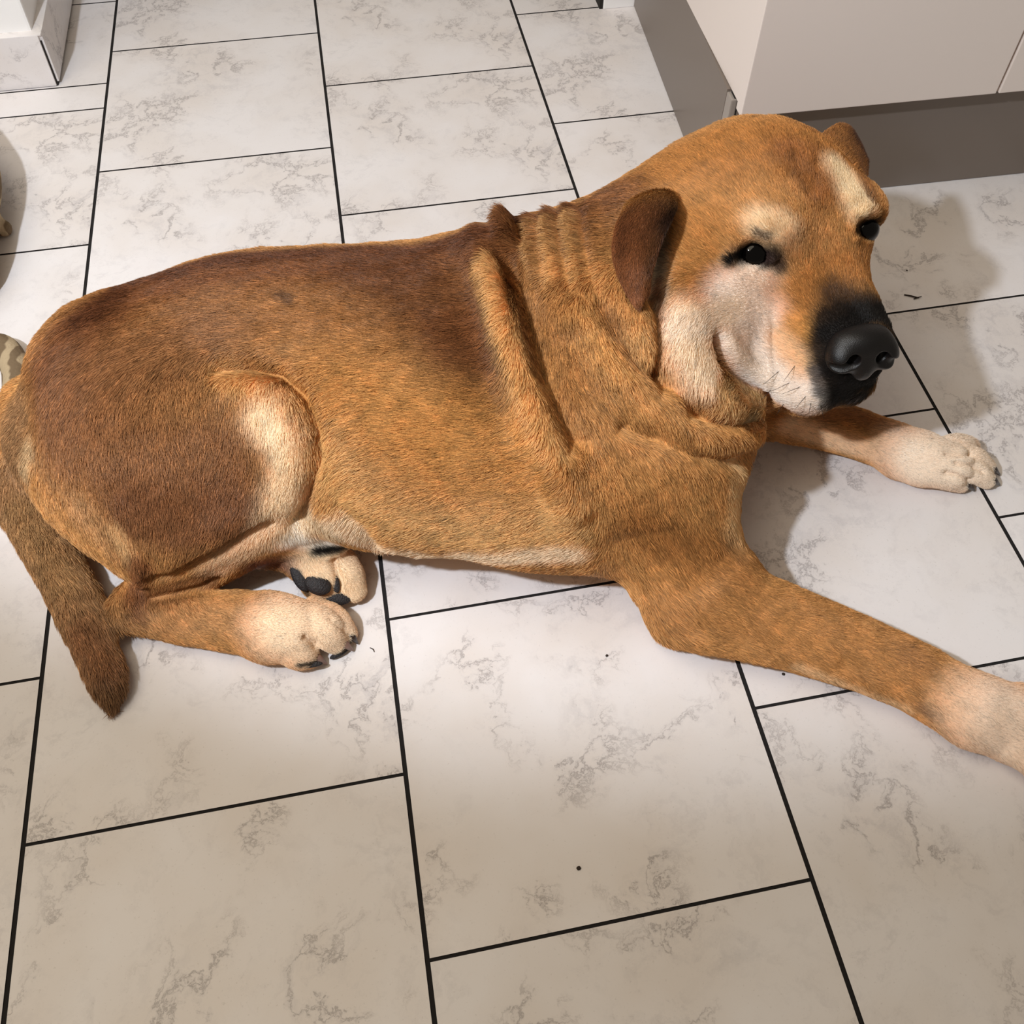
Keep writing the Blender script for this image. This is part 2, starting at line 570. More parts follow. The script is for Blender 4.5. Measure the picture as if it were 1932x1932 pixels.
def dog_field():
    D = Field((-0.13, -0.62, -0.012), (1.05, 0.16, 0.42), VOX)
    # trunk
    D.loft([(-.002, -.055, .064, .03, .04), (.02, -.056, .08, .068, .066), (.08, -.053, .10, .102, .092), (.15, -.056, .114, .130, .110),
            (.22, -.069, .123, .145, .122), (.31, -.096, .128, .158, .130), (.40, -.116, .132, .164, .134),
            (.48, -.120, .139, .162, .139), (.56, -.121, .143, .146, .132), (.63, -.127, .135, .117, .117), (.685, -.136, .118, .07, .079)], k=.02)
    # chest and shoulder
    D.ell((.615, -.18, .125), (.10, .105, .12), k=.06)
    D.ell((.52, -.225, .12), (.10, .085, .11), k=.05)
    # neck
    D.chain([(.50, -.095, .150), (.60, -.089, .190), (.685, -.068, .228), (.75, -.045, .252)], [.103, .112, .108, .096], k=.05)
    # right foreleg
    D.chain([at(1200, 890, .12), at(1312, 1080, .062)], [.084, .050], k=.05)
    D.chain([at(1300, 1095, .055), at(1390, 1150, .046), at(1500, 1188, .042), at(1620, 1232, .037), at(1730, 1280, .034), at(1830, 1340, .032)],
            [.049, .043, .037, .033, .031, .031], k=.03)
    paw(D, at(1840, 1338, .028), at(1988, 1408, .008), .033, 4)
    D.chain([at(1275, 1172, .022), at(1300, 1150, .04)], [.018, .035], k=.03)
    # left foreleg
    D.chain([(.69, -.10, .10), at(1480, 775, .045), at(1560, 800, .032), at(1650, 830, .03), at(1730, 862, .027)], [.07, .034, .028, .026, .027], k=.03)
    D.chain([at(1700, 855, .025), at(1750, 868, .028), at(1792, 878, .028)], [.026, .027, .024], k=.012)
    for q in ([(1775, 850, .026), (1808, 843, .027), (1828, 844, .016)], [(1795, 864, .029), (1836, 865, .024), (1860, 881, .012)],
              [(1795, 882, .028), (1836, 889, .023), (1860, 904, .011)], [(1765, 895, .022), (1792, 901, .019), (1811, 911, .011)]):
        D.chain([at(*w) for w in q], [.0132, .0130, .0098], k=.002)
    # right hind leg
    D.chain([at(230, 720, .13), at(330, 830, .12), at(420, 900, .105)], [.09, .105, .085], k=.03)
    D.chain([at(420, 780, .145), at(500, 810, .125), at(520, 900, .10), at(512, 975, .078)], [.05, .052, .046, .034], k=.03)
    D.chain([at(135, 820, .08), at(220, 925, .09), at(315, 980, .085)], [.062, .06, .062], k=.03)
    D.chain([at(505, 975, .078), at(425, 1035, .06), at(335, 1095, .045), at(275, 1135, .034)], [.034, .028, .022, .020], k=.012)
    D.chain([at(265, 1020, .06), at(272, 1085, .045), at(260, 1136, .03)], [.03, .014, .018], k=.015)
    D.chain([at(265, 1145, .024), at(340, 1158, .026), at(430, 1170, .027), at(520, 1184, .03)], [.023, .026, .027, .03], k=.010)
    D.chain([at(510, 1183, .029), at(555, 1188, .029)], [.029, .027], k=.012)
    for q, r in (([(530, 1203, .023), (560, 1224, .022), (582, 1238, .0115)], (.019, .0175, .0105)), ([(555, 1172, .03), (610, 1186, .028), (634, 1210, .0125)], (.019, .0178, .0115)),
                 ([(590, 1155, .024), (634, 1172, .021), (655, 1195, .0105)], (.014, .0125, .0095))):
        D.chain([at(*w) for w in q], r, k=.002)
    # left hind foot, lying on its side under the belly
    D.chain([at(490, 1035, .04), at(540, 1045, .038), at(585, 1050, .035)], [.016, .016, .018], k=.012)
    D.chain([at(580, 1055, .034), at(605, 1078, .030), at(618, 1095, .024)], [.022, .021, .016], k=.010)
    D.chain([at(628, 1050, .036), at(653, 1082, .028), at(668, 1112, .016)], [.016, .016, .012], k=.005)
    D.chain([at(595, 1098, .022), at(630, 1118, .013)], [.013, .011], k=.008)
    # sheath
    D.chain([at(545, 1000, .06), at(590, 1018, .062), at(628, 1031, .060)], [.026, .018, .009], k=.015)
    # tail
    D.chain([at(75, 780, .075), at(26, 830, .05), at(32, 920, .036), at(78, 1010, .030), at(132, 1110, .026), at(180, 1220, .021), at(205, 1295, .015), at(211, 1325, .009)],
            [.042, .027, .025, .0235, .022, .019, .013, .006], k=.02)
    head(D)
    # rests flat on the floor
    sl = (slice(None),) * 3
    z = (D.lo[2] + D.h * np.arange(D.n[2])).astype(np.float32)
    d = np.broadcast_to((0.0025 - z)[None, None, :], D.F.shape)
    D.F = np.maximum(D.F, d)
    return D


def paw(D, a, b, r, toes):
    """paw from wrist point a to toe tips b: a palm and four separate toes"""
    a = np.asarray(a); b = np.asarray(b)
    ax = b - a; L = np.linalg.norm(ax[:2]); f = ax / np.linalg.norm(ax)
    s = np.array([-f[1], f[0], 0]); s /= np.linalg.norm(s)
    D.chain([a, a + f * L * .35 + (0, 0, .002), a + f * L * .55], [r * .95, r * 1.02, r * .98], k=.012, squash=((0, 0, 1), 1.12))
    for o, l in ((-.84, .84), (-.30, 1.0), (.30, 1.0), (.84, .84)):
        k0 = a + f * L * .48 + s * o * r * .78 + (0, 0, .008)
        k1 = a + f * L * (.48 + .30 * l) + s * o * r * .95 + (0, 0, .010)
        k2 = a + f * L * l * .98 + s * o * r * .98
        k1[2] = max(k1[2], .019); k2[2] = .0115
        D.chain([k0, k1, k2], [r * .46, r * .45, r * .36], k=.005)


def head(D):
    # skull, brow, cheeks
    D.ell(hd(0, -.083, -.024), (.102, .097, .080), k=.04, M=H_M)
    D.ell(hd(0, -.025, -.015), (.085, .045, .05), k=.03, M=H_M)
    for s in (1, -1):
        D.ell(hd(s * .072, -.065, -.065), (.045, .06, .065), k=.03, M=H_M)
        D.ell(hd(s * .052, -.012, .022), (.03, .03, .02), k=.02, M=H_M)
    D.ell(hplane(1630, 396, 1, -.006), (.014, .016, .012), .015, H_M)
    # muzzle
    D.chain([hd(0, -.01, -.05), hd(0, .045, -.066), hd(0, .072, -.072)], [.062, .052, .044], k=.03)
    for s in (1, -1):
        D.chain([hd(s * .050, -.02, -.09), hd(s * .044, .035, -.108), hd(s * .022, .068, -.118)], [.036, .034, .032], k=.02)
    # lower jaw and throat
    D.chain([hd(0, -.06, -.12), hd(0, .0, -.14), hd(0, .045, -.145)], [.06, .045, .03], k=.012)
    D.chain([hd(0, -.12, -.08), hd(0, -.06, -.13)], [.085, .06], k=.05)


# ------------------------------------------------------------------ the dog: relief, coat colour and lie of the hair
class Skin:
    """body surface that strokes (paths seen in the photo, dropped onto the surface) can model and colour"""

    def __init__(self, V, Q):
        self.V, self.Q = V, Q
        self.fresh()

    def fresh(self):
        self.N = vnormals(self.V, self.Q)
        self.bvh = BVHTree.FromPolygons(self.V.tolist(), self.Q.tolist())

    def hit(self, u, v):
        h = self.bvh.ray_cast(Vector(CAM_C), Vector(ray(u, v)))
        return None if h[0] is None else np.array(h[0])

    def path(self, px, step=8.0):
        px = [np.array(p, float) for p in px]
        out = []
        if len(px[0]) == 3:                                         # head coordinates
            return np.array([self.bvh.find_nearest(Vector(hd(*p)))[0] for p in px])
        if len(px) == 1: px = px * 2
        for a, b in zip(px[:-1], px[1:]):
            n = max(1, int(np.linalg.norm(b - a) / step))
            for i in range(n):
                h = self.hit(*(a + (b - a) * i / n))
                if h is not None: out.append(h)
        h = self.hit(*px[-1])
        if h is not None: out.append(h)
        return np.array(out).reshape(-1, 3)

    def near(self, px, r):
        """distance of every vertex to the path (only those within r)"""
        P = self.path(px)
        if not len(P): return None, None
        m = ((self.V > P.min(0) - r) & (self.V < P.max(0) + r)).all(1)
        I = np.nonzero(m)[0]
        if not len(I): return None, None
        X = self.V[I]
        if len(P) == 1:
            d = np.linalg.norm(X - P[0], axis=1)
        else:
            d = np.full(len(I), 1e3)
            for a, b in zip(P[:-1], P[1:]):
                ab = b - a
                if ab @ ab > (r * 1.5 + .03) ** 2: continue
                t = np.clip((X - a) @ ab / max(ab @ ab, 1e-12), 0, 1)
                d = np.minimum(d, np.linalg.norm(X - a - t[:, None] * ab, axis=1))
        k = d < r
        return I[k], d[k]

    def relief(self, strokes):
        off = np.zeros(len(self.V))
        for px, w, amp in strokes:
            I, d = self.near(px, w * 2.4)
            if I is None: continue
            off[I] += amp * np.exp(-(d / w) ** 2)
        self.V = self.V + self.N * off[:, None]
        self.fresh()

    def paint(self, base, strokes):
        C = np.tile(lin(base), (len(self.V), 1))
        for px, r, col, al in strokes:
            I, d = self.near(px, r * 1.5)
            if I is None: continue
            x = np.clip(d / (r * 1.5), 0, 1)
            w = al * (1 - x * x * (3 - 2 * x))
            w = np.clip(w * 1.25, 0, al)
            C[I] += (lin(col) - C[I]) * w[:, None]
        lum = C @ np.array([.3, .5, .2])
        self.C = C + .06 * (lum[:, None] - C)

    def scalar(self, base, strokes):
        S = np.full(len(self.V), float(base))
        for px, r, val, al in strokes:
            I, d = self.near(px, r * 1.5)
            if I is None: continue
            x = np.clip(d / (r * 1.5), 0, 1)
            S[I] += (val - S[I]) * al * np.clip(1.25 * (1 - x * x * (3 - 2 * x)), 0, 1)
        return S

    def flow(self, strokes, default, sig=0.04):
        P, T = [], []
        for px in strokes:
            q = self.path(px, 14.0)
            if len(q) < 2: continue
            t = np.gradient(q, axis=0)
            t /= np.linalg.norm(t, axis=1, keepdims=True) + 1e-9
            P.append(q); T.append(t)
        P = np.concatenate(P); T = np.concatenate(T)
        out = np.zeros_like(self.V)
        for a in range(0, len(self.V), 8000):
            X = self.V[a:a + 8000]
            d2 = ((X[:, None, :] - P[None]) ** 2).sum(-1)
            w = np.exp(-d2 / sig ** 2) + 1e-4 / (d2 + 1e-3) * .02
            out[a:a + 8000] = w @ T + 1e-4 * np.asarray(default)
        out -= self.N * (out * self.N).sum(1, keepdims=True)
        return out / (np.linalg.norm(out, axis=1, keepdims=True) + 1e-9)


RELIEF = [
    # great fold over the shoulder and the furrow in front of it
    ([(925, 500), (945, 560), (962, 640), (988, 730), (1020, 810), (1055, 880), (1085, 950)], .015, .012),
    ([(965, 490), (992, 560), (1015, 630), (1035, 700), (1058, 770), (1085, 830)], .0115, -.028),
    ([(966, 495), (995, 590), (1022, 690)], .017, -.010),
    ([(870, 480), (890, 560), (905, 640), (930, 730)], .022, -.005),
    ([(1110, 900), (1140, 960), (1170, 1040)], .02, -.004),
    # nape: bumps and narrow wrinkles
    ([(905, 440), (905, 465)], .02, .008), ([(952, 420), (958, 445)], .009, .012), ([(985, 420), (990, 450)], .009, -.010),
    ([(1005, 412), (1000, 460), (1008, 520)], .006, .002), ([(1022, 405), (1020, 460), (1030, 530)], .006, -.0022),
    ([(1040, 400), (1040, 460), (1055, 540)], .006, .002), ([(1060, 395), (1062, 460), (1078, 540)], .006, -.0022),
    ([(1080, 390), (1084, 460), (1100, 540)], .006, .002), ([(1100, 388), (1108, 460), (1125, 540)], .006, -.002),
    ([(1128, 385), (1132, 450), (1148, 520)], .007, .002),
    # second fold of the neck
    ([(1090, 580), (1115, 640), (1150, 690), (1200, 735)], .014, .007),
    ([(1140, 570), (1165, 630), (1200, 680), (1235, 705)], .010, -.008),
    ([(1085, 640), (1110, 710), (1160, 770), (1230, 820)], .014, -.006),
    ([(1170, 560), (1200, 610), (1225, 660)], .012, .006),
    # collar crease under the throat
    ([(1180, 800), (1250, 828), (1320, 858), (1390, 868), (1440, 848)], .009, -.009),
    ([(1230, 775), (1300, 815), (1370, 835), (1430, 815)], .013, .007),
    ([(1300, 775), (1350, 795), (1410, 800), (1455, 785)], .008, -.009),
    ([(1330, 750), (1380, 770), (1430, 775)], .012, .006),
    # jaw line
    ([(1243, 560), (1250, 620), (1248, 680), (1255, 720)], .009, -.020),
    ([(1262, 700), (1290, 745), (1330, 775)], .008, -.009),
    ([(1300, 600), (1300, 660), (1320, 710)], .022, .007),
    # lips
    ([(1356, 640), (1364, 665), (1382, 695), (1420, 728), (1460, 758), (1490, 772)], .006, -.011),
    ([(1360, 655), (1366, 680)], .009, -.012),
    ([(1372, 640), (1410, 690), (1460, 730), (1500, 755)], .010, .004),
    # brow and forehead
    ([(1500, 300), (1515, 330), (1530, 365)], .007, -.004), ([(1545, 300), (1545, 335), (1540, 370)], .007, -.003),
    ([(1470, 300), (1500, 260)], .02, .003), ([(1440, 425), (1400, 440), (1380, 465)], .010, .005),
    ([(1615, 375), (1640, 395)], .010, .005), ([(1555, 420), (1560, 470), (1575, 520)], .016, -.004),
    ([(1420, 478)], .020, -.010), ([(1634, 432)], .018, -.010), ([(1395, 520), (1440, 520)], .010, .003),
    ([(1480, 560), (1500, 620)], .02, .003), ([(1462, 500), (1480, 530), (1470, 570)], .012, -.003),
    # ear hollow
    ([(1238, 430), (1243, 490), (1240, 550)], .012, -.012),
    # thigh over flank
    ([(410, 690), (470, 688), (525, 702), (568, 742), (592, 810), (590, 880), (578, 940), (565, 985)], .008, -.017),
    ([(440, 730), (500, 735), (545, 780), (555, 860), (545, 940)], .016, .006),
    ([(600, 860), (640, 950), (710, 1030)], .012, -.005),
    # thigh over shank, shank over metatarsus
    ([(505, 985), (450, 1018), (390, 1052), (330, 1082), (285, 1092)], .007, -.013),
    ([(470, 965), (400, 1010), (320, 1050)], .016, .005),
    ([(285, 1128), (330, 1122), (375, 1108), (410, 1090)], .005, -.008),
    ([(262, 1050), (262, 1090), (255, 1125)], .006, .003),
    # lids
    ([(1376, 495), (1390, 466), (1420, 446), (1446, 460), (1460, 490)], .005, .0045), ([(1460, 490), (1425, 508), (1376, 495)], .005, .003),
    ([(1606, 440), (1614, 410), (1634, 397), (1652, 408)], .005, .0045), ([(1612, 456), (1632, 464), (1648, 452)], .005, .003),
    # toe gaps
    ([(1785, 856), (1805, 855), (1832, 858)], .0032, -.005), ([(1805, 874), (1832, 877), (1856, 890)], .0032, -.005), ([(1785, 892), (1805, 896), (1828, 906)], .0032, -.005),
    ([(575, 1203), (598, 1218), (614, 1240)], .0035, -.006), ([(620, 1166), (648, 1190)], .003, -.002),
    # left hind foot
    ([(630, 1058), (636, 1082), (641, 1106)], .0035, -.007),
    # elbow and forearm
    ([(1380, 1040), (1340, 1075), (1300, 1100)], .015, -.003), ([(1350, 1120), (1450, 1160)], .02, .002),
    ([(1590, 1255), (1660, 1275), (1740, 1320)], .008, -.003), ([(1720, 1225), (1750, 1240)], .012, .003),
]

TAN, BRN, SAD, DRK, GLD, CRM, WHT, BLK = '#C58F50', '#A87038', '#74421E', '#4E2C18', '#D9A866', '#E2CAA6', '#F6ECE2', '#15100E'
COAT = [
    ([(130, 670), (260, 590), (430, 560), (620, 550), (790, 560), (880, 560)], .085, '#9E6734', .85),
    ([(115, 690), (165, 615), (260, 545), (420, 505), (620, 492), (800, 492), (870, 465), (950, 440), (1090, 412), (1180, 362)], .044, '#7C4824', .85),
    ([(170, 598), (265, 530), (420, 492), (620, 478), (800, 478), (870, 452), (950, 428), (1090, 402)], .020, '#5E331A', .8),
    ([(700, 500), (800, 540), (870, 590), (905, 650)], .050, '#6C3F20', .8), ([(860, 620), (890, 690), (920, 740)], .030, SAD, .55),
    ([(540, 560), (560, 568)], .007, '#4a2f1e', .6),
    ([(150, 720), (260, 690), (380, 640)], .055, '#96653C', .75),
    # thigh
    ([(120, 820), (200, 850), (300, 870), (400, 860)], .06, '#966238', .85), ([(250, 960), (350, 980), (440, 960)], .04, '#8A5834', .9),
    ([(150, 960), (220, 1030)], .022, '#B98A58', .8), ([(215, 990), (235, 1030), (250, 1060)], .010, '#CBA470', .7),
    ([(430, 705), (490, 720), (530, 750)], .018, GLD, .7),
    ([(500, 780), (535, 830), (545, 890), (535, 950), (520, 990)], .024, CRM, .95), ([(510, 790), (550, 860)], .012, '#EAD8B8', .8),
    # flank and belly
    ([(640, 760), (760, 800), (900, 830), (1000, 850)], .05, '#C2873F', .6), ([(620, 860), (680, 960), (800, 1000), (950, 1010), (1080, 990)], .035, '#D2A566', .8),
    ([(640, 980), (740, 1035), (860, 1048), (960, 1050), (1090, 1040)], .016, '#E6D0B0', .9),
    ([(545, 985), (590, 970), (620, 1000)], .015, '#D3BF9E', .9), ([(550, 1010), (600, 1018)], .016, '#EEE6DA', .95),
    # hind legs
    ([(520, 975), (470, 1030), (410, 1070)], .016, '#DDBE98', .9), ([(400, 1085), (330, 1105), (290, 1120)], .014, '#A06A3C', .8),
    ([(262, 1060), (252, 1120), (262, 1150)], .016, '#8E5730', .9), ([(300, 1165), (400, 1165), (480, 1170)], .02, '#C0905C', .9),
     ([(535, 1185), (580, 1195), (640, 1215)], .042, '#E5CFB2', 1),
    ([(560, 1254), (598, 1250), (612, 1240)], .0032, '#1a1412', .9), ([(625, 1238), (645, 1228), (660, 1212)], .0032, '#1a1412', .9),
    ([(490, 1060), (540, 1060)], .018, '#8F5A42', .9), ([(590, 1060), (620, 1080), (650, 1080), (670, 1110)], .026, '#E3CDAC', .95),
    ([(560, 1080), (575, 1110)], .006, '#1a1412', .8),
    ([(596, 1036), (616, 1033), (634, 1030)], .0095, BLK, 1),
    # tail
    ([(40, 780), (25, 850), (30, 930), (75, 1020), (130, 1120), (180, 1220), (212, 1335)], .04, '#A67C52', .95),
    ([(30, 960), (75, 1030), (110, 1090)], .02, '#AA8253', .7), ([(60, 840), (50, 880)], .014, '#C2A57C', .8), ([(200, 1290), (212, 1335)], .02, '#7A583A', .8),
    ([(150, 1190), (190, 1240)], .02, '#94613C', .7),
    # neck folds, lit crests and a shaded groove painted into the coat
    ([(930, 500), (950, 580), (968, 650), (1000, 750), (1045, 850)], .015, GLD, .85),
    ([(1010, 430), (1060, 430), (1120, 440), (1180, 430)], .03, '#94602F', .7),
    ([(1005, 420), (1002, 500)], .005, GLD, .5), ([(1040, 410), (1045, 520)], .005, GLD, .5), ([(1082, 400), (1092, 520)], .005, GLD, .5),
    
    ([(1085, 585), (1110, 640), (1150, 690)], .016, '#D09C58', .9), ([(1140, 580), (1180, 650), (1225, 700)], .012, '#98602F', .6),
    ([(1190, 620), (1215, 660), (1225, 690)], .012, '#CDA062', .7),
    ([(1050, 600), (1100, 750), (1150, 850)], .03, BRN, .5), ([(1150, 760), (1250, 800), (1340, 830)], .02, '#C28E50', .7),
    ([(1150, 850), (1250, 900), (1350, 930)], .04, TAN, .6), ([(1390, 900), (1385, 960), (1380, 1000)], .022, '#DDBB86', .8),
    # forelegs
    ([(1200, 980), (1280, 1030), (1370, 1050)], .03, '#A5692F', .7), ([(1260, 1130), (1400, 1150), (1550, 1200), (1680, 1250)], .05, '#BB8347', .7),
    ([(1500, 1256), (1600, 1292), (1700, 1330)], .009, '#D8BA90', .5), ([(1700, 1230), (1740, 1250)], .012, '#A7733F', .6),
    ([(1730, 1330), (1760, 1345)], .008, '#9A683A', .7), ([(1815, 1325), (1860, 1350)], .03, '#D8B68C', .75), ([(1900, 1365), (1932, 1385)], .055, '#E8D6C2', 1),
    ([(1500, 780), (1600, 780), (1680, 810)], .014, '#A36C3A', .9), ([(1480, 800), (1560, 830), (1640, 850)], .014, '#DDBE98', .9),
    ([(1660, 840), (1720, 850)], .018, '#CFA676', .9), ([(1745, 870), (1800, 880), (1862, 890)], .05, '#EADBC8', 1), ([(1785, 832), (1825, 838)], .03, '#E6D6C2', 1),
    # head
    ([(1300, 300), (1400, 270), (1500, 260), (1580, 280)], .05, '#B97B38', .8), ([(1290, 420), (1330, 500), (1330, 560)], .03, '#C08440', .7),
    ([(1490, 290), (1520, 340), (1540, 370)], .022, '#A2652F', .75), ([(1540, 300), (1560, 360)], .016, '#A8692F', .6),
    ([(1440, 420), (1470, 430), (1490, 450)], .018, '#E2CDA8', .85), ([(1585, 325), (1612, 365), (1622, 390)], .019, '#E6D4B0', .9),
    ([(1630, 330), (1648, 380)], .010, '#8A5528', .7),
    ([(1500, 480), (1540, 450), (1570, 500)], .02, '#C08A50', .7), ([(1480, 590), (1510, 570), (1540, 540), (1590, 520), (1630, 510)], .022, '#BE803E', .9),
    ([(1420, 530), (1400, 560), (1430, 600), (1440, 650), (1480, 700)], .028, '#F3E2D0', .95),
    ([(1370, 560), (1400, 600), (1430, 640)], .024, '#F5E8DC', .9), ([(1300, 600), (1310, 650), (1330, 690)], .025, '#EFDCC0', .95),
    ([(1480, 640), (1500, 670), (1520, 700)], .016, '#D8AE74', .7), ([(1440, 710), (1490, 745), (1540, 750)], .022, WHT, .95),
    ([(1500, 610), (1530, 630)], .012, '#CC9248', .8),
    ([(1376, 715), (1410, 742), (1440, 764)], .008, '#C2A470', .7),
    ([(1370, 740), (1420, 770), (1440, 780)], .016, '#D0AC76', .9), ([(1420, 780), (1440, 790)], .006, '#8E7A58', .6),
    ([(1580, 560), (1610, 575), (1650, 580)], .020, '#3A2418', .85), ([(1560, 600), (1550, 650), (1560, 700)], .013, '#241A16', .95),
    ([(1590, 590), (1640, 590), (1675, 610)], .014, BLK, .9), ([(1570, 700), (1590, 735), (1640, 745), (1670, 720), (1688, 690), (1688, 650), (1675, 615)], .016, '#1c1715', .97),
    ([(1540, 700), (1550, 740)], .007, '#6a605c', .7), ([(1560, 762), (1600, 755), (1650, 735)], .006, '#4a4240', .6),
    ([(1285, 600), (1330, 605), (1385, 585)], .016, '#F0E0CC', .9),
    ([(-.02, .09, -.095), (-.035, .075, -.085), (-.02, .085, -.075), (.0, .10, -.09), (.01, .09, -.105)], .024, '#161210', 1),
    ([(.03, .08, -.05), (.012, .085, -.04), (-.012, .085, -.04), (-.03, .08, -.05)], .014, '#15110f', 1),
    ([(1590, 690), (1610, 715), (1640, 712), (1660, 700)], .018, BLK, 1), ([(-.046, .055, -.095), (-.044, .06, -.075), (-.04, .07, -.105)], .018, '#1c1614', .95),
    ([(1376, 640), (1400, 672), (1440, 712), (1480, 742)], .010, '#F1E6DA', .9),
    ([(1590, 660), (1620, 672), (1665, 662)], .02, BLK, 1),
    # eyes
    ([(1398, 480), (1422, 474), (1446, 484)], .0125, '#0d0a09', 1), ([(1376, 494), (1392, 485)], .006, '#0d0a09', 1),
    ([(1450, 490), (1470, 492), (1475, 505)], .008, '#3A2A26', .85), ([(1430, 440), (1450, 448)], .005, '#6a5248', .6),
    ([(1630, 432), (1640, 425)], .013, '#0d0a09', 1), ([(1612, 440), (1618, 455)], .006, '#2a1c18', .8),
    # hollow behind the ear flap
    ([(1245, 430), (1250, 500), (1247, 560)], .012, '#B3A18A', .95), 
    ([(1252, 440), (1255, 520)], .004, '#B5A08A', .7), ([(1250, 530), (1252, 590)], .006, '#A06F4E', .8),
]
# lie of the hair: each path runs with the hair, root to tip
FLOW = [
    [(1180, 370), (1060, 420), (950, 450), (800, 490), (600, 490), (400, 510), (250, 560), (130, 660)],
    [(1150, 480), (1050, 500), (950, 530), (800, 560), (600, 570), (400, 580), (250, 640), (150, 720)],
    [(900, 620), (750, 640), (600, 650), (450, 650)], [(950, 760), (800, 740), (650, 740), (600, 760)],
    [(1000, 850), (850, 860), (720, 860), (620, 900)], [(1080, 920), (950, 950), (800, 960), (680, 990)], [(1100, 1000), (950, 1030), (800, 1035)],
    [(1080, 600), (1090, 680), (1120, 760)], [(1120, 560), (1160, 660), (1210, 740)], [(1200, 580), (1215, 640), (1225, 690)], [(990, 560), (1000, 680), (1030, 800)],
    [(1230, 740), (1260, 800), (1290, 870), (1300, 950)], [(1100, 780), (1150, 850), (1190, 930)], [(1350, 800), (1370, 850), (1385, 930), (1385, 1010)],
    [(1180, 930), (1240, 1010), (1300, 1080)], [(1300, 950), (1340, 1040), (1380, 1100)],
    [(1300, 1110), (1420, 1150), (1560, 1200), (1700, 1260), (1850, 1350)], [(1300, 1170), (1450, 1220), (1600, 1270), (1750, 1340), (1880, 1410)],
    [(1480, 790), (1600, 810), (1720, 850), (1850, 895)],
    [(180, 720), (170, 800), (190, 900), (230, 1000)], [(320, 700), (320, 800), (330, 900), (330, 1020)], [(450, 710), (470, 800), (460, 900), (430, 980)],
    [(520, 720), (555, 800), (560, 880), (545, 970)], [(100, 780), (110, 870), (150, 960)],
    [(515, 990), (440, 1050), (350, 1105), (275, 1140)], [(270, 1160), (400, 1170), (520, 1190), (640, 1210)],
    [(550, 1040), (600, 1070), (660, 1110)], [(530, 1000), (580, 1015), (625, 1025)],
    [(60, 780), (25, 850), (30, 930), (75, 1020), (130, 1120), (180, 1220), (212, 1335)],
    # head: from the nose backwards
    [(1560, 560), (1530, 480), (1510, 400), (1470, 310), (1420, 250)], [(1620, 520), (1600, 420), (1580, 340), (1560, 270)],
    [(1500, 480), (1440, 400), (1370, 330), (1310, 290)], [(1450, 540), (1360, 500), (1300, 450), (1260, 400)], [(1380, 420), (1310, 370), (1240, 340)],
    [(1530, 640), (1470, 600), (1400, 570), (1330, 560), (1280, 560)], [(1540, 700), (1480, 680), (1420, 640), (1370, 620)], [(1540, 740), (1490, 740), (1440, 720)],
    [(1360, 590), (1330, 640), (1310, 700), (1310, 740)], [(1300, 560), (1280, 620), (1275, 690)], [(1400, 740), (1370, 760), (1340, 780)], [(1640, 560), (1650, 500), (1655, 440)],
]
FURLEN = [
    ([(1300, 300), (1500, 300), (1600, 350), (1400, 420), (1330, 500)], .08, 0.0068, .9), ([(1500, 560), (1440, 600), (1500, 700), (1600, 560), (1560, 740)], .05, 0.0062, .95),
    ([(1420, 478)], .022, .0022, 1), ([(1634, 432)], .018, .0022, 1), ([(1620, 660)], .045, .0024, .95),
    ([(1310, 640)], .04, 0.0082, .8), ([(1380, 760), (1440, 780)], .025, 0.0136, .8),
    ([(1000, 420), (1100, 400)], .05, 0.0163, .8), ([(1150, 600), (1220, 680)], .05, 0.0163, .7),
    ([(30, 900), (80, 1030), (180, 1220), (210, 1320)], .05, 0.0140, .9), ([(640, 980), (760, 1035), (960, 1050)], .03, 0.0163, .8), ([(560, 1005)], .03, 0.0140, .9),
    ([(1450, 1170), (1600, 1230), (1750, 1290)], .06, 0.0075, .9), ([(1850, 1350), (1932, 1400)], .05, 0.0054, .9), ([(1550, 800), (1700, 850)], .05, 0.0068, .9), ([(1740, 868), (1860, 890)], .05, 0.0026, 1),
    ([(300, 1150), (450, 1165)], .04, 0.0068, .9), ([(545, 1190), (650, 1210)], .05, 0.0026, 1), ([(600, 1075), (660, 1105)], .04, 0.0034, 1), ([(520, 1055)], .03, 0.0041, .9),
    ([(200, 850), (350, 900)], .09, 0.0088, .7), ([(440, 1040), (350, 1100)], .025, 0.0061, .9),
]


def add_color(me, name, C, domain='POINT'):
    a = me.attributes.new(name, 'FLOAT_COLOR', domain)
    a.data.foreach_set('color', np.concatenate([C, np.ones((len(C), 1))], 1).astype(np.float32).ravel())


def coat_material(name, rough=0.75, spec=0.2, gain=1.0):
    t = NT(name)
    a = t.new('ShaderNodeAttribute', attribute_name='coat')
    c = a.outputs['Color']
    t.p(Base_Color=c, Roughness=rough, Specular_IOR_Level=spec)
    return t.m


def fur_material(name):
    t = NT(name)
    a = t.new('ShaderNodeAttribute', attribute_name='coat')
    t.p(Base_Color=a.outputs['Color'], Roughness=0.45, Specular_IOR_Level=0.32)
    tr = t.new('ShaderNodeBsdfTranslucent', i_Color=a.outputs['Color'])
    m = t.new('ShaderNodeMixShader', i_0=0.12, i_1=t.b.outputs[0], i_2=tr.outputs[0])
    t.l.new(m.outputs[0], t.out.inputs[0])
    return t.m


def quad_mesh(name, V, Q, mat, parent, smooth=True):
    me = bpy.data.meshes.new(name)
    me.vertices.add(len(V)); me.vertices.foreach_set('co', V.astype(np.float32).ravel())
    me.loops.add(Q.size); me.loops.foreach_set('vertex_index', Q.astype(np.int32).ravel())
    me.polygons.add(len(Q)); me.polygons.foreach_set('loop_start', np.arange(0, Q.size, 4, dtype=np.int32))
    me.update(calc_edges=True); me.validate()
    me.polygons.foreach_set('use_smooth', np.full(len(me.polygons), smooth))
    me.materials.append(mat)
    o = bpy.data.objects.new(name, me); COL.objects.link(o)
    if parent is not None: keep(o, parent)
    return o


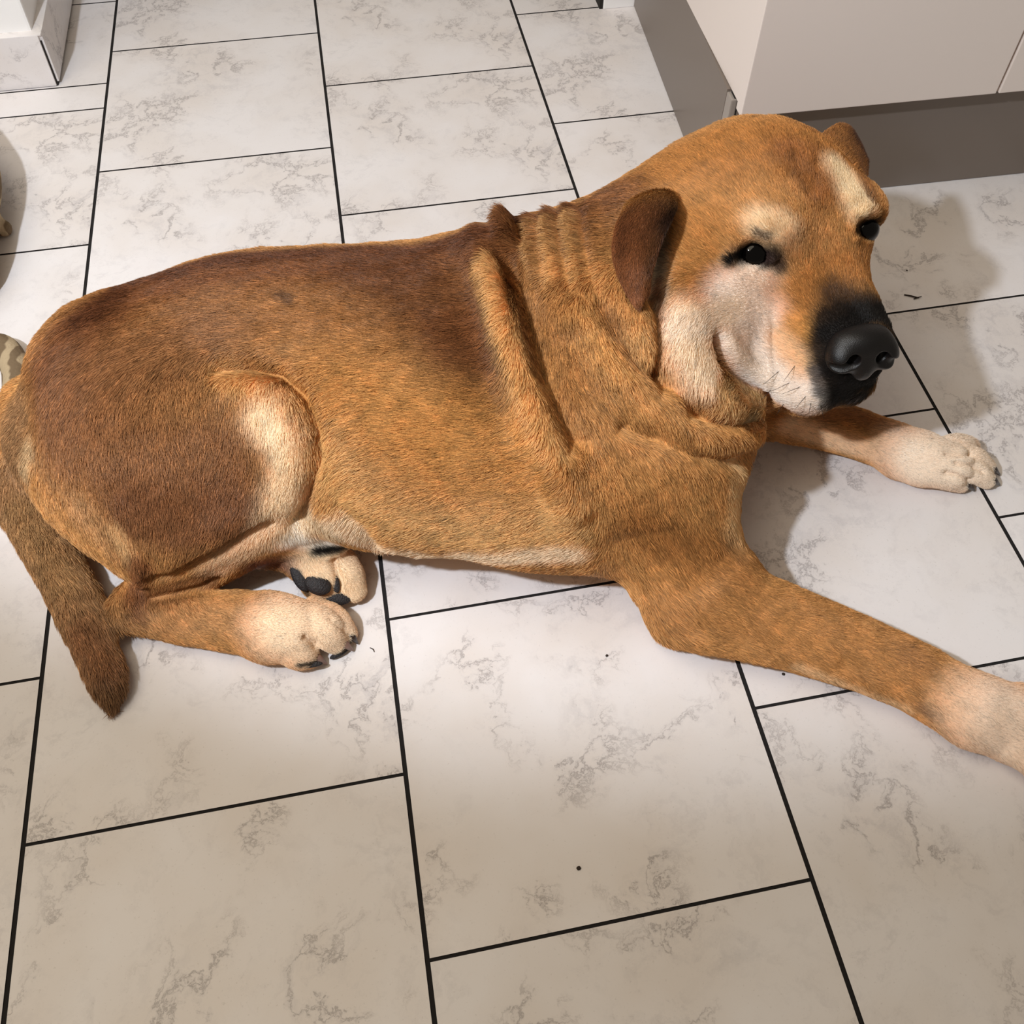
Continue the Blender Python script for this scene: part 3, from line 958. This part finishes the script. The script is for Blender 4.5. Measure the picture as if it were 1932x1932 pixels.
def wobble(P, f, seed):
    r = np.random.default_rng(seed)
    s = np.zeros(len(P))
    for i in range(5):
        k = r.normal(size=3); k *= f * (0.6 + r.random()) / np.linalg.norm(k)
        s += np.sin(P @ k + r.random() * 6.28)
    return s / 2.2


def grow(V, Q, N, T, C, LEN, dens, lift=0.24, rad=0.00020, seed=3):
    """hair strands on a quad surface"""
    r = np.random.default_rng(seed)
    A = V[Q]
    ar = 0.5 * np.linalg.norm(np.cross(A[:, 2] - A[:, 0], A[:, 3] - A[:, 1]), axis=1)
    c = A.mean(1)
    nf = N[Q].mean(1)
    view = CAM_C - c; view /= np.linalg.norm(view, axis=1, keepdims=True)
    w = np.where((nf * view).sum(1) > -0.25, 1.0, 0.22)          # the far side needs fewer
    w *= np.where(nf[:, 2] < -0.75, .1, 1)
    lf = LEN[Q].mean(1)
    w *= np.clip(.014 / np.maximum(lf, .003), .75, 2.2)
    lam = ar * dens * w
    n = np.floor(lam + r.random(len(lam))).astype(int)
    f = np.repeat(np.arange(len(Q)), n)
    a, b = r.random(len(f)), r.random(len(f))
    W = np.stack([(1 - a) * (1 - b), a * (1 - b), a * b, (1 - a) * b], 1)

    def at_(X):
        return (X[Q[f]] * W[..., None]).sum(1) if X.ndim == 2 else (X[Q[f]] * W).sum(1)
    p = at_(V); nn = at_(N); nn /= np.linalg.norm(nn, axis=1, keepdims=True)
    t = at_(T); cc = at_(C); L = at_(LEN)
    s = np.cross(nn, t)
    ang = 0.10 * wobble(p, 140, 1) + 0.09 * wobble(p, 520, 2) + 0.15 * r.normal(size=len(p))
    d = t * np.cos(ang)[:, None] + s * np.sin(ang)[:, None]
    L = L * (0.65 + 0.5 * r.random(len(p))) * (1 + .10 * wobble(p, 200, 5))
    lf = np.maximum(lift * (0.6 + 0.8 * r.random(len(p))) * (1 + .25 * wobble(p, 260, 4)), .10) + .0014 / L
    K = 5
    P = np.empty((len(p), K, 3))
    for i in range(K):
        x = i / (K - 1)
        P[:, i] = p - nn * .0002 + d * (L * x)[:, None] * 0.95 + nn * (L * lf * (x - 0.35 * x * x))[:, None]
    P[..., 2] = np.maximum(P[..., 2], 0.0008)
    R = np.array([1, 1, .85, .6, .2]) * rad
    R = R[None] * np.clip(L / .010, .7, 1.25)[:, None]
    v = np.exp(0.22 * r.normal(size=len(p)) + 0.10 * wobble(p, 330, 7))
    v = np.where(r.random(len(p)) < .05, v * .45, v)
    v = np.where(r.random(len(p)) < .10, v * 1.6, v)
    lum = cc @ np.array([.3, .5, .2])
    cc = cc * (v * (1.02 + .42 * np.clip((lum - .24) / .32, 0, 1)))[:, None]
    cc /= np.maximum(1, cc.max(1, keepdims=True) / .99)
    return P, R, cc


def fur_object(name, parts, mat, parent):
    P = np.concatenate([q[0] for q in parts]); R = np.concatenate([q[1] for q in parts]); C = np.concatenate([q[2] for q in parts])
    h = bpy.data.hair_curves.new(name)
    h.add_curves([P.shape[1]] * len(P))
    h.attributes['position'].data.foreach_set('vector', P.astype(np.float32).ravel())
    ra = h.attributes.get('radius') or h.attributes.new('radius', 'FLOAT', 'POINT')
    ra.data.foreach_set('value', R.astype(np.float32).ravel())
    a = h.attributes.new('coat', 'FLOAT_COLOR', 'CURVE')
    a.data.foreach_set('color', np.concatenate([C, np.ones((len(C), 1))], 1).astype(np.float32).ravel())
    h.materials.append(mat)
    o = bpy.data.objects.new(name, h); COL.objects.link(o)
    keep(o, parent)
    return o


# ------------------------------------------------------------------ the dog: assembly
M_COAT = coat_material('dog_skin')
M_FUR = fur_material('dog_fur')
M_EYE = plain('wet_black_eye', '#030202', 0.05, Specular_IOR_Level=0.25)
M_NOSE = plain('black_nose_leather', '#0E0B0B', 0.42, 0.22, 1100, Specular_IOR_Level=0.4)
M_CLAW = plain('dark_horn_claw', '#2A1B14', 0.35)
M_PAD = plain('black_paw_pad', '#1E191A', 0.6, 0.6, 700)
M_WHISK = plain('black_whisker', '#120E0C', 0.5)


def flap(rows, n_th=0.004):
    """thin closed sheet through rows of 3D points"""
    R = np.array(rows, float); a, b = R.shape[:2]
    du = np.gradient(R, axis=0); dv = np.gradient(R, axis=1)
    n = np.cross(du, dv); n /= np.linalg.norm(n, axis=2, keepdims=True) + 1e-9
    th = np.full((a, b), n_th); th[-1] *= .4; th[:, 0] *= .4; th[:, -1] *= .4
    V = np.concatenate([(R + n * th[..., None]).reshape(-1, 3), (R - n * th[..., None]).reshape(-1, 3)])
    k = a * b; Q = []
    g = lambda i, j: i * b + j
    for i in range(a - 1):
        for j in range(b - 1):
            q = [g(i, j), g(i + 1, j), g(i + 1, j + 1), g(i, j + 1)]
            Q.append(q); Q.append([x + k for x in q[::-1]])
    edge = [(g(0, j), g(0, j + 1)) for j in range(b - 1)] + [(g(i, b - 1), g(i + 1, b - 1)) for i in range(a - 1)]
    edge += [(g(a - 1, j + 1), g(a - 1, j)) for j in range(b - 1)] + [(g(i + 1, 0), g(i, 0)) for i in range(a - 1)]
    for x, y in edge: Q.append([y, x, x + k, y + k][::-1])
    return V, np.array(Q)


def resample(rows, a, b):
    R = np.array(rows, float)
    x0 = np.linspace(0, 1, R.shape[0]); x1 = np.linspace(0, 1, R.shape[1])
    X = np.linspace(0, 1, a); Y = np.linspace(0, 1, b)
    R = np.stack([np.stack([cubic(x1, R[i, :, c], Y) for i in range(R.shape[0])]) for c in range(3)], -1)
    return np.stack([np.stack([cubic(x0, R[:, j, c], X) for j in range(b)], 1) for c in range(3)], -1)


def cone_chain(pts, rad, seg=8):
    pts = np.array(pts, float); bm = bmesh.new(); rings = []
    for i, p in enumerate(pts):
        t = pts[min(i + 1, len(pts) - 1)] - pts[max(i - 1, 0)]; t /= np.linalg.norm(t)
        a = np.cross(t, (0.31, .2, .93)); a /= np.linalg.norm(a); b = np.cross(t, a)
        rings.append([bm.verts.new(p + rad[i] * (a * math.cos(q) + b * math.sin(q))) for q in np.linspace(0, 2 * math.pi, seg, endpoint=False)])
    for r0, r1 in zip(rings[:-1], rings[1:]):
        for i in range(seg): bm.faces.new((r0[i], r0[(i + 1) % seg], r1[(i + 1) % seg], r1[i]))
    bm.faces.new(rings[0][::-1]); bm.faces.new(rings[-1])
    bmesh.ops.recalc_face_normals(bm, faces=bm.faces)
    return bm


def build_dog():
    D = dog_field()
    V, Q = D.mesh(); del D
    V = smooth_mesh(V, Q, 4)
    S = Skin(V, Q)
    S.relief(RELIEF)
    S.V = smooth_mesh(S.V, Q, 1); S.fresh()
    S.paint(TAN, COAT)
    root = empty('dog', (0.4, -0.1, 0.0))
    body = quad_mesh('body', S.V, S.Q, M_COAT, root)
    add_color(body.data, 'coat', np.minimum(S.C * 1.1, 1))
    fur_parts = []
    T = S.flow(FLOW, (-1, 0, -.3))
    LEN = S.scalar(.0115, FURLEN)
    dens = 8.0e5
    fur_parts.append(grow(S.V, S.Q, S.N, T, S.C, LEN, dens))

    # eyes
    for (u, v, r, push) in ((1419, 476, .0180, .0085), (1629, 432, .0150, .0032)):
        h = S.hit(u, v)
        if h is None: h = hplane(u, v, 1, 0.0)
        n = (CAM_C - h); n /= np.linalg.norm(n)
        bm = bmesh.new(); bmesh.ops.create_uvsphere(bm, u_segments=32, v_segments=20, radius=r)
        bmesh.ops.translate(bm, verts=bm.verts, vec=h - n * (r - push))
        keep(bm_obj('eye', bm, M_EYE, None, True), root)
    # nose
    h = S.hit(1633, 668)
    if h is None: h = hd(0, .1, -.068)
    tc = (CAM_C - h) / np.linalg.norm(CAM_C - h)
    nf = H_M[:, 1] * .75 + tc * .55; nf /= np.linalg.norm(nf)
    nr = H_M[:, 0] - nf * (H_M[:, 0] @ nf); nr /= np.linalg.norm(nr)
    N_M = np.stack([nr, nf, np.cross(nr, nf)], 1)
    c = h - nf * .010
    ns = Field(c - .05, c + .05, 0.0011)

    def nl(x, y, z): return c + N_M @ np.array([x, y, z])
    ns.ell(nl(0, -.002, .003), (.031, .020, .020), .008, N_M)
    ns.ell(nl(0, -.004, .012), (.025, .018, .0105), .010, N_M)
    for s in (1, -1):
        ns.ell(nl(s * .020, .004, -.004), (.014, .015, .015), .008, N_M)
    ns.ell(nl(0, .004, -.014), (.011, .012, .014), .008, N_M)
    for s in (1, -1):
        ns.chain([nl(s * .0135, .012, -.002), nl(s * .0145, .026, -.005)], [.006, .0078], .002, op='cut')
        ns.chain([nl(s * .016, .018, -.007), nl(s * .024, .016, -.010), nl(s * .036, .006, -.009)], [.0062, .0055, .0034], .002, op='cut')
    ns.chain([nl(0, .024, .004), nl(0, .021, -.015), nl(0, .012, -.03)], [.0020, .0022, .0022], .003, op='cut')
    nv, nq = ns.mesh()
    nv = smooth_mesh(nv, nq, 1)
    tag(quad_mesh('nose', nv, nq, M_NOSE, root))

    # right ear: hanging flap
    def lift(u, v, o):
        h = S.hit(u, v)
        n = (CAM_C - h); n /= np.linalg.norm(n)
        return h + n * o
    rows_px = [[(1182, 388, .004), (1205, 372, .010), (1235, 362, .014), (1262, 362, .010), (1274, 374, .004)],
               [(1166, 425, .006), (1188, 405, .020), (1222, 395, .030), (1256, 392, .032), (1274, 395, .022)],
               [(1158, 468, .006), (1176, 455, .022), (1205, 445, .034), (1238, 438, .042), (1258, 430, .040)],
               [(1164, 508, .006), (1178, 498, .020), (1200, 490, .032), (1222, 482, .038), (1240, 474, .038)],
               [(1180, 545, .006), (1190, 538, .016), (1204, 530, .024), (1216, 522, .030), (1227, 514, .032)],
               [(1202, 582, .004), (1206, 576, .010), (1211, 570, .016), (1216, 562, .020), (1220, 555, .022)]]
    R = resample([[lift(*q) for q in row] for row in rows_px], 22, 18)
    ev, eq = flap(R, .0024)
    ear = quad_mesh('ear', ev, eq, M_COAT, root)
    k = len(ev) // 2
    t = np.linspace(0, 1, 22)[:, None] * np.ones((1, 18)); w = np.ones((22, 1)) * np.linspace(0, 1, 18)[None]
    ec = lin('#84502E')[None, None] * np.ones((22, 18, 1))
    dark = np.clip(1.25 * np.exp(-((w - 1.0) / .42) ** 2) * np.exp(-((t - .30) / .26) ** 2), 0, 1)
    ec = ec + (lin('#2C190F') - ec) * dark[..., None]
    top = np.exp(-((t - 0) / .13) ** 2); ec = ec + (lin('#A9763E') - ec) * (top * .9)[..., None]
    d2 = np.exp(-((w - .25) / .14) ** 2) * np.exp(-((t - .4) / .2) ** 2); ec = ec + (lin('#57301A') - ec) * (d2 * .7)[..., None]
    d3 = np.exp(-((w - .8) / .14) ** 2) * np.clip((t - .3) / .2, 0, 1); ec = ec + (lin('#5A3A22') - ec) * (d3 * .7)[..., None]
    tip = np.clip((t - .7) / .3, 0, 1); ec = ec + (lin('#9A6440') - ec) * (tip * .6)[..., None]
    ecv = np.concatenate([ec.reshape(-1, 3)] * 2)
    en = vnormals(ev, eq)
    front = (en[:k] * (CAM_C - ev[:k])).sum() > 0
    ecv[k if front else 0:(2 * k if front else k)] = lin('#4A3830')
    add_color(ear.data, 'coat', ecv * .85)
    et = np.concatenate([np.gradient(R, axis=0).reshape(-1, 3)] * 2); et -= en * (et * en).sum(1, keepdims=True)
    et /= np.linalg.norm(et, axis=1, keepdims=True) + 1e-9
    fur_parts.append(grow(ev, eq, en, et, ecv, np.full(len(ev), .005), 9e5, lift=.2, rad=.0002))
    # left ear: short folded flap showing over the far side of the head
    rows = [[hplane(1540, 268, 0, -.05), hplane(1572, 280, 0, -.055), hplane(1598, 310, 0, -.065), hplane(1622, 345, 0, -.075)],
            [hplane(1560, 250, 0, -.08), hplane(1586, 259, 0, -.088), hplane(1609, 288, 0, -.096), hplane(1631, 334, 0, -.10)],
            [hplane(1578, 242, 0, -.10), hplane(1597, 245, 0, -.112), hplane(1614, 270, 0, -.118), hplane(1633, 318, 0, -.114)],
            [hplane(1584, 254, 0, -.112), hplane(1599, 256, 0, -.122), hplane(1612, 280, 0, -.128), hplane(1632, 324, 0, -.122)]]
    R = resample(rows, 12, 14)
    lv, lq = flap(R, .004)
    ear2 = quad_mesh('ear', lv, lq, M_COAT, root)
    lc = np.tile(lin('#A87340'), (len(lv), 1))
    x = np.tile(np.linspace(0, 1, 14), 24); y = np.tile(np.repeat(np.linspace(0, 1, 12), 14), 2)
    kk = np.clip((x - .25) / .25, 0, 1) * np.clip((y - .25) / .3, 0, 1)
    lc += (lin('#5A3520') - lc) * kk[:, None]
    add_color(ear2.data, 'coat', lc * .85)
    ln = vnormals(lv, lq); lt = np.concatenate([np.gradient(R, axis=0).reshape(-1, 3)] * 2); lt -= ln * (lt * ln).sum(1, keepdims=True)
    lt /= np.linalg.norm(lt, axis=1, keepdims=True) + 1e-9
    fur_parts.append(grow(lv, lq, ln, lt, lc, np.full(len(lv), .006), 9e5, lift=.3, rad=.0002))

    # claws: root pixel+height, tip pixel+height
    for a, b, r, col in (((1824, 842, .026), (1851, 855, .010), .0056, None), ((1860, 880, .018), (1886, 896, .003), .0052, None),
                         ((1860, 903, .017), (1886, 915, .003), .0054, None), ((1808, 908, .018), (1838, 925, .003), .0060, None),
                         ((1692, 884, .019), (1703, 903, .005), .0050, None),
                         ((586, 1236, .017), (616, 1252, .003), .0052, 'p'), ((640, 1210, .017), (666, 1227, .003), .0052, 'p'),
                         ((657, 1196, .015), (675, 1214, .003), .0046, None),
                         ((662, 1106, .022), (683, 1132, .003), .0052, 'p')):
        p0, p1 = at(*a), at(*b); m = (p0 + p1) / 2 + np.array((0, 0, .003))
        bm = cone_chain([p0, m, p1], [r, r * .8, r * .22])
        keep(bm_obj('claw', bm, M_CLAW if col is None else M_CLAW2, None, True), root)
    # pads of the upturned left hind foot, and the pad edges of the right one
    for (u, v, z, ru, rv, ang) in ((566, 1088, .030, .0075, .016, -28), (600, 1103, .026, .0135, .0098, 22), (635, 1127, .013, .0145, .0072, 8),
                                   (633, 1100, .022, .0042, .0098, -14), (585, 1254, .0055, .012, .0030, -6), (640, 1233, .0055, .010, .0030, -28)):
        p = S.hit(u, v)
        if p is None or np.linalg.norm(p - at(u, v, z)) > .06: p = at(u, v, z)
        n = CAM_C - p; n /= np.linalg.norm(n)
        ex = CAM_R[:, 0]; ey = np.cross(n, ex); ey /= np.linalg.norm(ey); ex = np.cross(ey, n)
        c_, s_ = math.cos(math.radians(ang)), math.sin(math.radians(ang))
        ax = ex * c_ - ey * s_; ay = ex * s_ + ey * c_
        bm = bmesh.new(); bmesh.ops.create_uvsphere(bm, u_segments=24, v_segments=14, radius=1)
        for vt in bm.verts:
            q = vt.co; vt.co = p + ax * q.x * ru + ay * q.y * rv + n * q.z * min(ru, rv) * .55
        keep(bm_obj('paw_pad', bm, M_PAD, None, True), root)
    # whiskers
    for (u, v, du, dv) in ((1470, 700, -30, 26), (1490, 722, -34, 16), (1500, 690, -22, 30), (1510, 730, -36, 14), (1520, 748, -20, 24), (1455, 735, -22, 22),
                           (1530, 760, -4, 22), (1548, 764, 6, 24), (1480, 760, -16, 24), (1640, 372, 10, -20), (1645, 380, 8, -16), (1362, 678, -12, 8)):
        h = S.hit(u, v)
        if h is None: continue
        n = CAM_C - h; n /= np.linalg.norm(n)
        e = ray(u + du, v + dv) * np.linalg.norm(h - CAM_C) + CAM_C + n * .008
        keep(bm_obj('whisker', cone_chain([h, (h + e) / 2 + n * .005, e], [.00030, .00024, .0001], 5), M_WHISK, None, True), root)

    if fur_parts:
        tag(fur_object('fur', fur_parts, M_FUR, root), kind='stuff')
    tag(root, 'large tan short-haired dog lying on the marble floor with its head turned to the camera', 'dog')


M_CLAW2 = plain('pale_horn_claw', '#8A6A5C', 0.4)
build_dog()


# ------------------------------------------------------------------ tabby cat at the left edge
def build_cat():
    t = NT('tabby_fur')
    tc = t.new('ShaderNodeTexCoord')
    w = t.new('ShaderNodeTexWave', i_Vector=tc.outputs['Object'], i_Scale=14.0, i_Distortion=5.0, i_Detail=2.0)
    w.inputs['Detail Scale'].default_value = 2.0
    nz = t.new('ShaderNodeTexNoise', i_Vector=tc.outputs['Object'], i_Scale=300.0, i_Detail=3.0)
    c = t.mix(t.ramp(w.outputs[0], [(0.45, 0.0), (0.68, 1.0)]), rgba('#B5A284'), rgba('#6F5E49'))
    c = t.mix(t.math('MULTIPLY', nz.outputs[0], 0.35), c, rgba('#8C7860'))
    bp = t.new('ShaderNodeBump', i_Height=nz.outputs[0], i_Strength=0.5, i_Distance=0.002)
    t.p(Base_Color=c, Roughness=0.85, Specular_IOR_Level=0.1)
    t.set(t.b, 'Normal', bp.outputs[0])
    c0 = at(-95, 330, .06)
    D = Field(c0 + (-.32, -.46, -.062), c0 + (.24, .20, .14), .005)

    def P(u, v, z): return at(u, v, z)
    D.chain([P(-150, 520, .06), P(-114, 420, .065), P(-90, 320, .062), P(-104, 270, .06)], [.055, .062, .056, .045], k=.03)
    D.chain([P(-110, 270, .065), P(-150, 215, .085)], [.035, .034], k=.03)
    D.ell(P(-160, 195, .09), (.04, .04, .036), .015)
    for du in (-32, 26):
        D.chain([P(-160 + du, 170, .105), P(-165 + du * 1.2, 140, .12)], [.014, .004], k=.008)
    D.chain([P(-70, 390, .03), P(-20, 420, .013), P(8, 432, .010)], [.022, .013, .011], k=.015)
    D.chain([P(-90, 480, .05), P(-60, 520, .03), P(-40, 480, .014)], [.045, .03, .014], k=.02)
    D.chain([P(-150, 545, .035), P(-110, 620, .022), P(-55, 655, .018), P(0, 655, .018), P(28, 690, .018), P(30, 760, .017), P(20, 800, .014)],
            [.02, .017, .0165, .0165, .0165, .016, .012], k=.015)
    z = (D.lo[2] + D.h * np.arange(D.n[2])).astype(np.float32)
    D.F = np.maximum(D.F, np.broadcast_to((0.002 - z)[None, None, :], D.F.shape))
    V, Q = D.mesh(); V = smooth_mesh(V, Q, 3)
    root = empty('tabby_cat', tuple(c0[:2]) + (0.0,))
    quad_mesh('body', V, Q, t.m, root)
    for du in (-16, 16):
        p = P(-160 + du, 192, .118)
        bm = bmesh.new(); bmesh.ops.create_uvsphere(bm, u_segments=16, v_segments=10, radius=.006)
        bmesh.ops.translate(bm, verts=bm.verts, vec=p)
        keep(bm_obj('eye', bm, M_EYE, None, True), root)
    tag(root, 'grey-brown striped tabby cat mostly out of view at the left edge of the floor', 'cat')


build_cat()


# ------------------------------------------------------------------ bits lying on the floor
def build_bits():
    m = plain('dry_twig', '#2B1F17', 0.8)
    root = empty('twig', tuple(at(1720, 559, 0)))
    a, b, c, d = at(1706, 556, .0014), at(1733, 562, .0014), at(1724, 564, .0012), at(1739, 559, .0022)
    keep(bm_obj('stem', cone_chain([a, (a + b) / 2 + (0, 0, .0004), b], [.0009, .0011, .0008], 6), m, None, True), root)
    keep(bm_obj('side_shoot', cone_chain([c, (c + d) / 2, d], [.0007, .0008, .0005], 6), m, None, True), root)
    tag(root, 'tiny dark forked twig on the tile in the shadow of the head', 'twig')
    rnd = random.Random(9)
    for (u, v, r, lab) in ((1145, 1237, .0013, 'black speck on the tile left of the front elbow'),
                           (1092, 1638, .0018, 'dark crumb in the middle of the wide front tile'),
                           (1478, 1272, .0015, 'dark crumb on the tile just below the outstretched foreleg'),
                           (1711, 510, .0012, 'dark speck above the twig near the plinth')):
        bm = bmesh.new(); bmesh.ops.create_icosphere(bm, subdivisions=2, radius=r)
        p = at(u, v, r * .5)
        for vt in bm.verts:
            vt.co = Vector((vt.co.x * rnd.uniform(.8, 1.3), vt.co.y * rnd.uniform(.8, 1.2), vt.co.z * .6)) + Vector(p)
        tag(bm_obj('crumb', bm, m, None, True), lab, 'crumb', 'dark crumbs on the tiles')
    p = [at(698, 1222, .001), at(704, 1225, .0014), at(706, 1230, .001)]
    tag(bm_obj('shed_hair', cone_chain(p, [.0004, .0005, .0003], 6), m, None, True), 'short curled black hair on the tile beside the hind paw', 'hair')


build_bits()
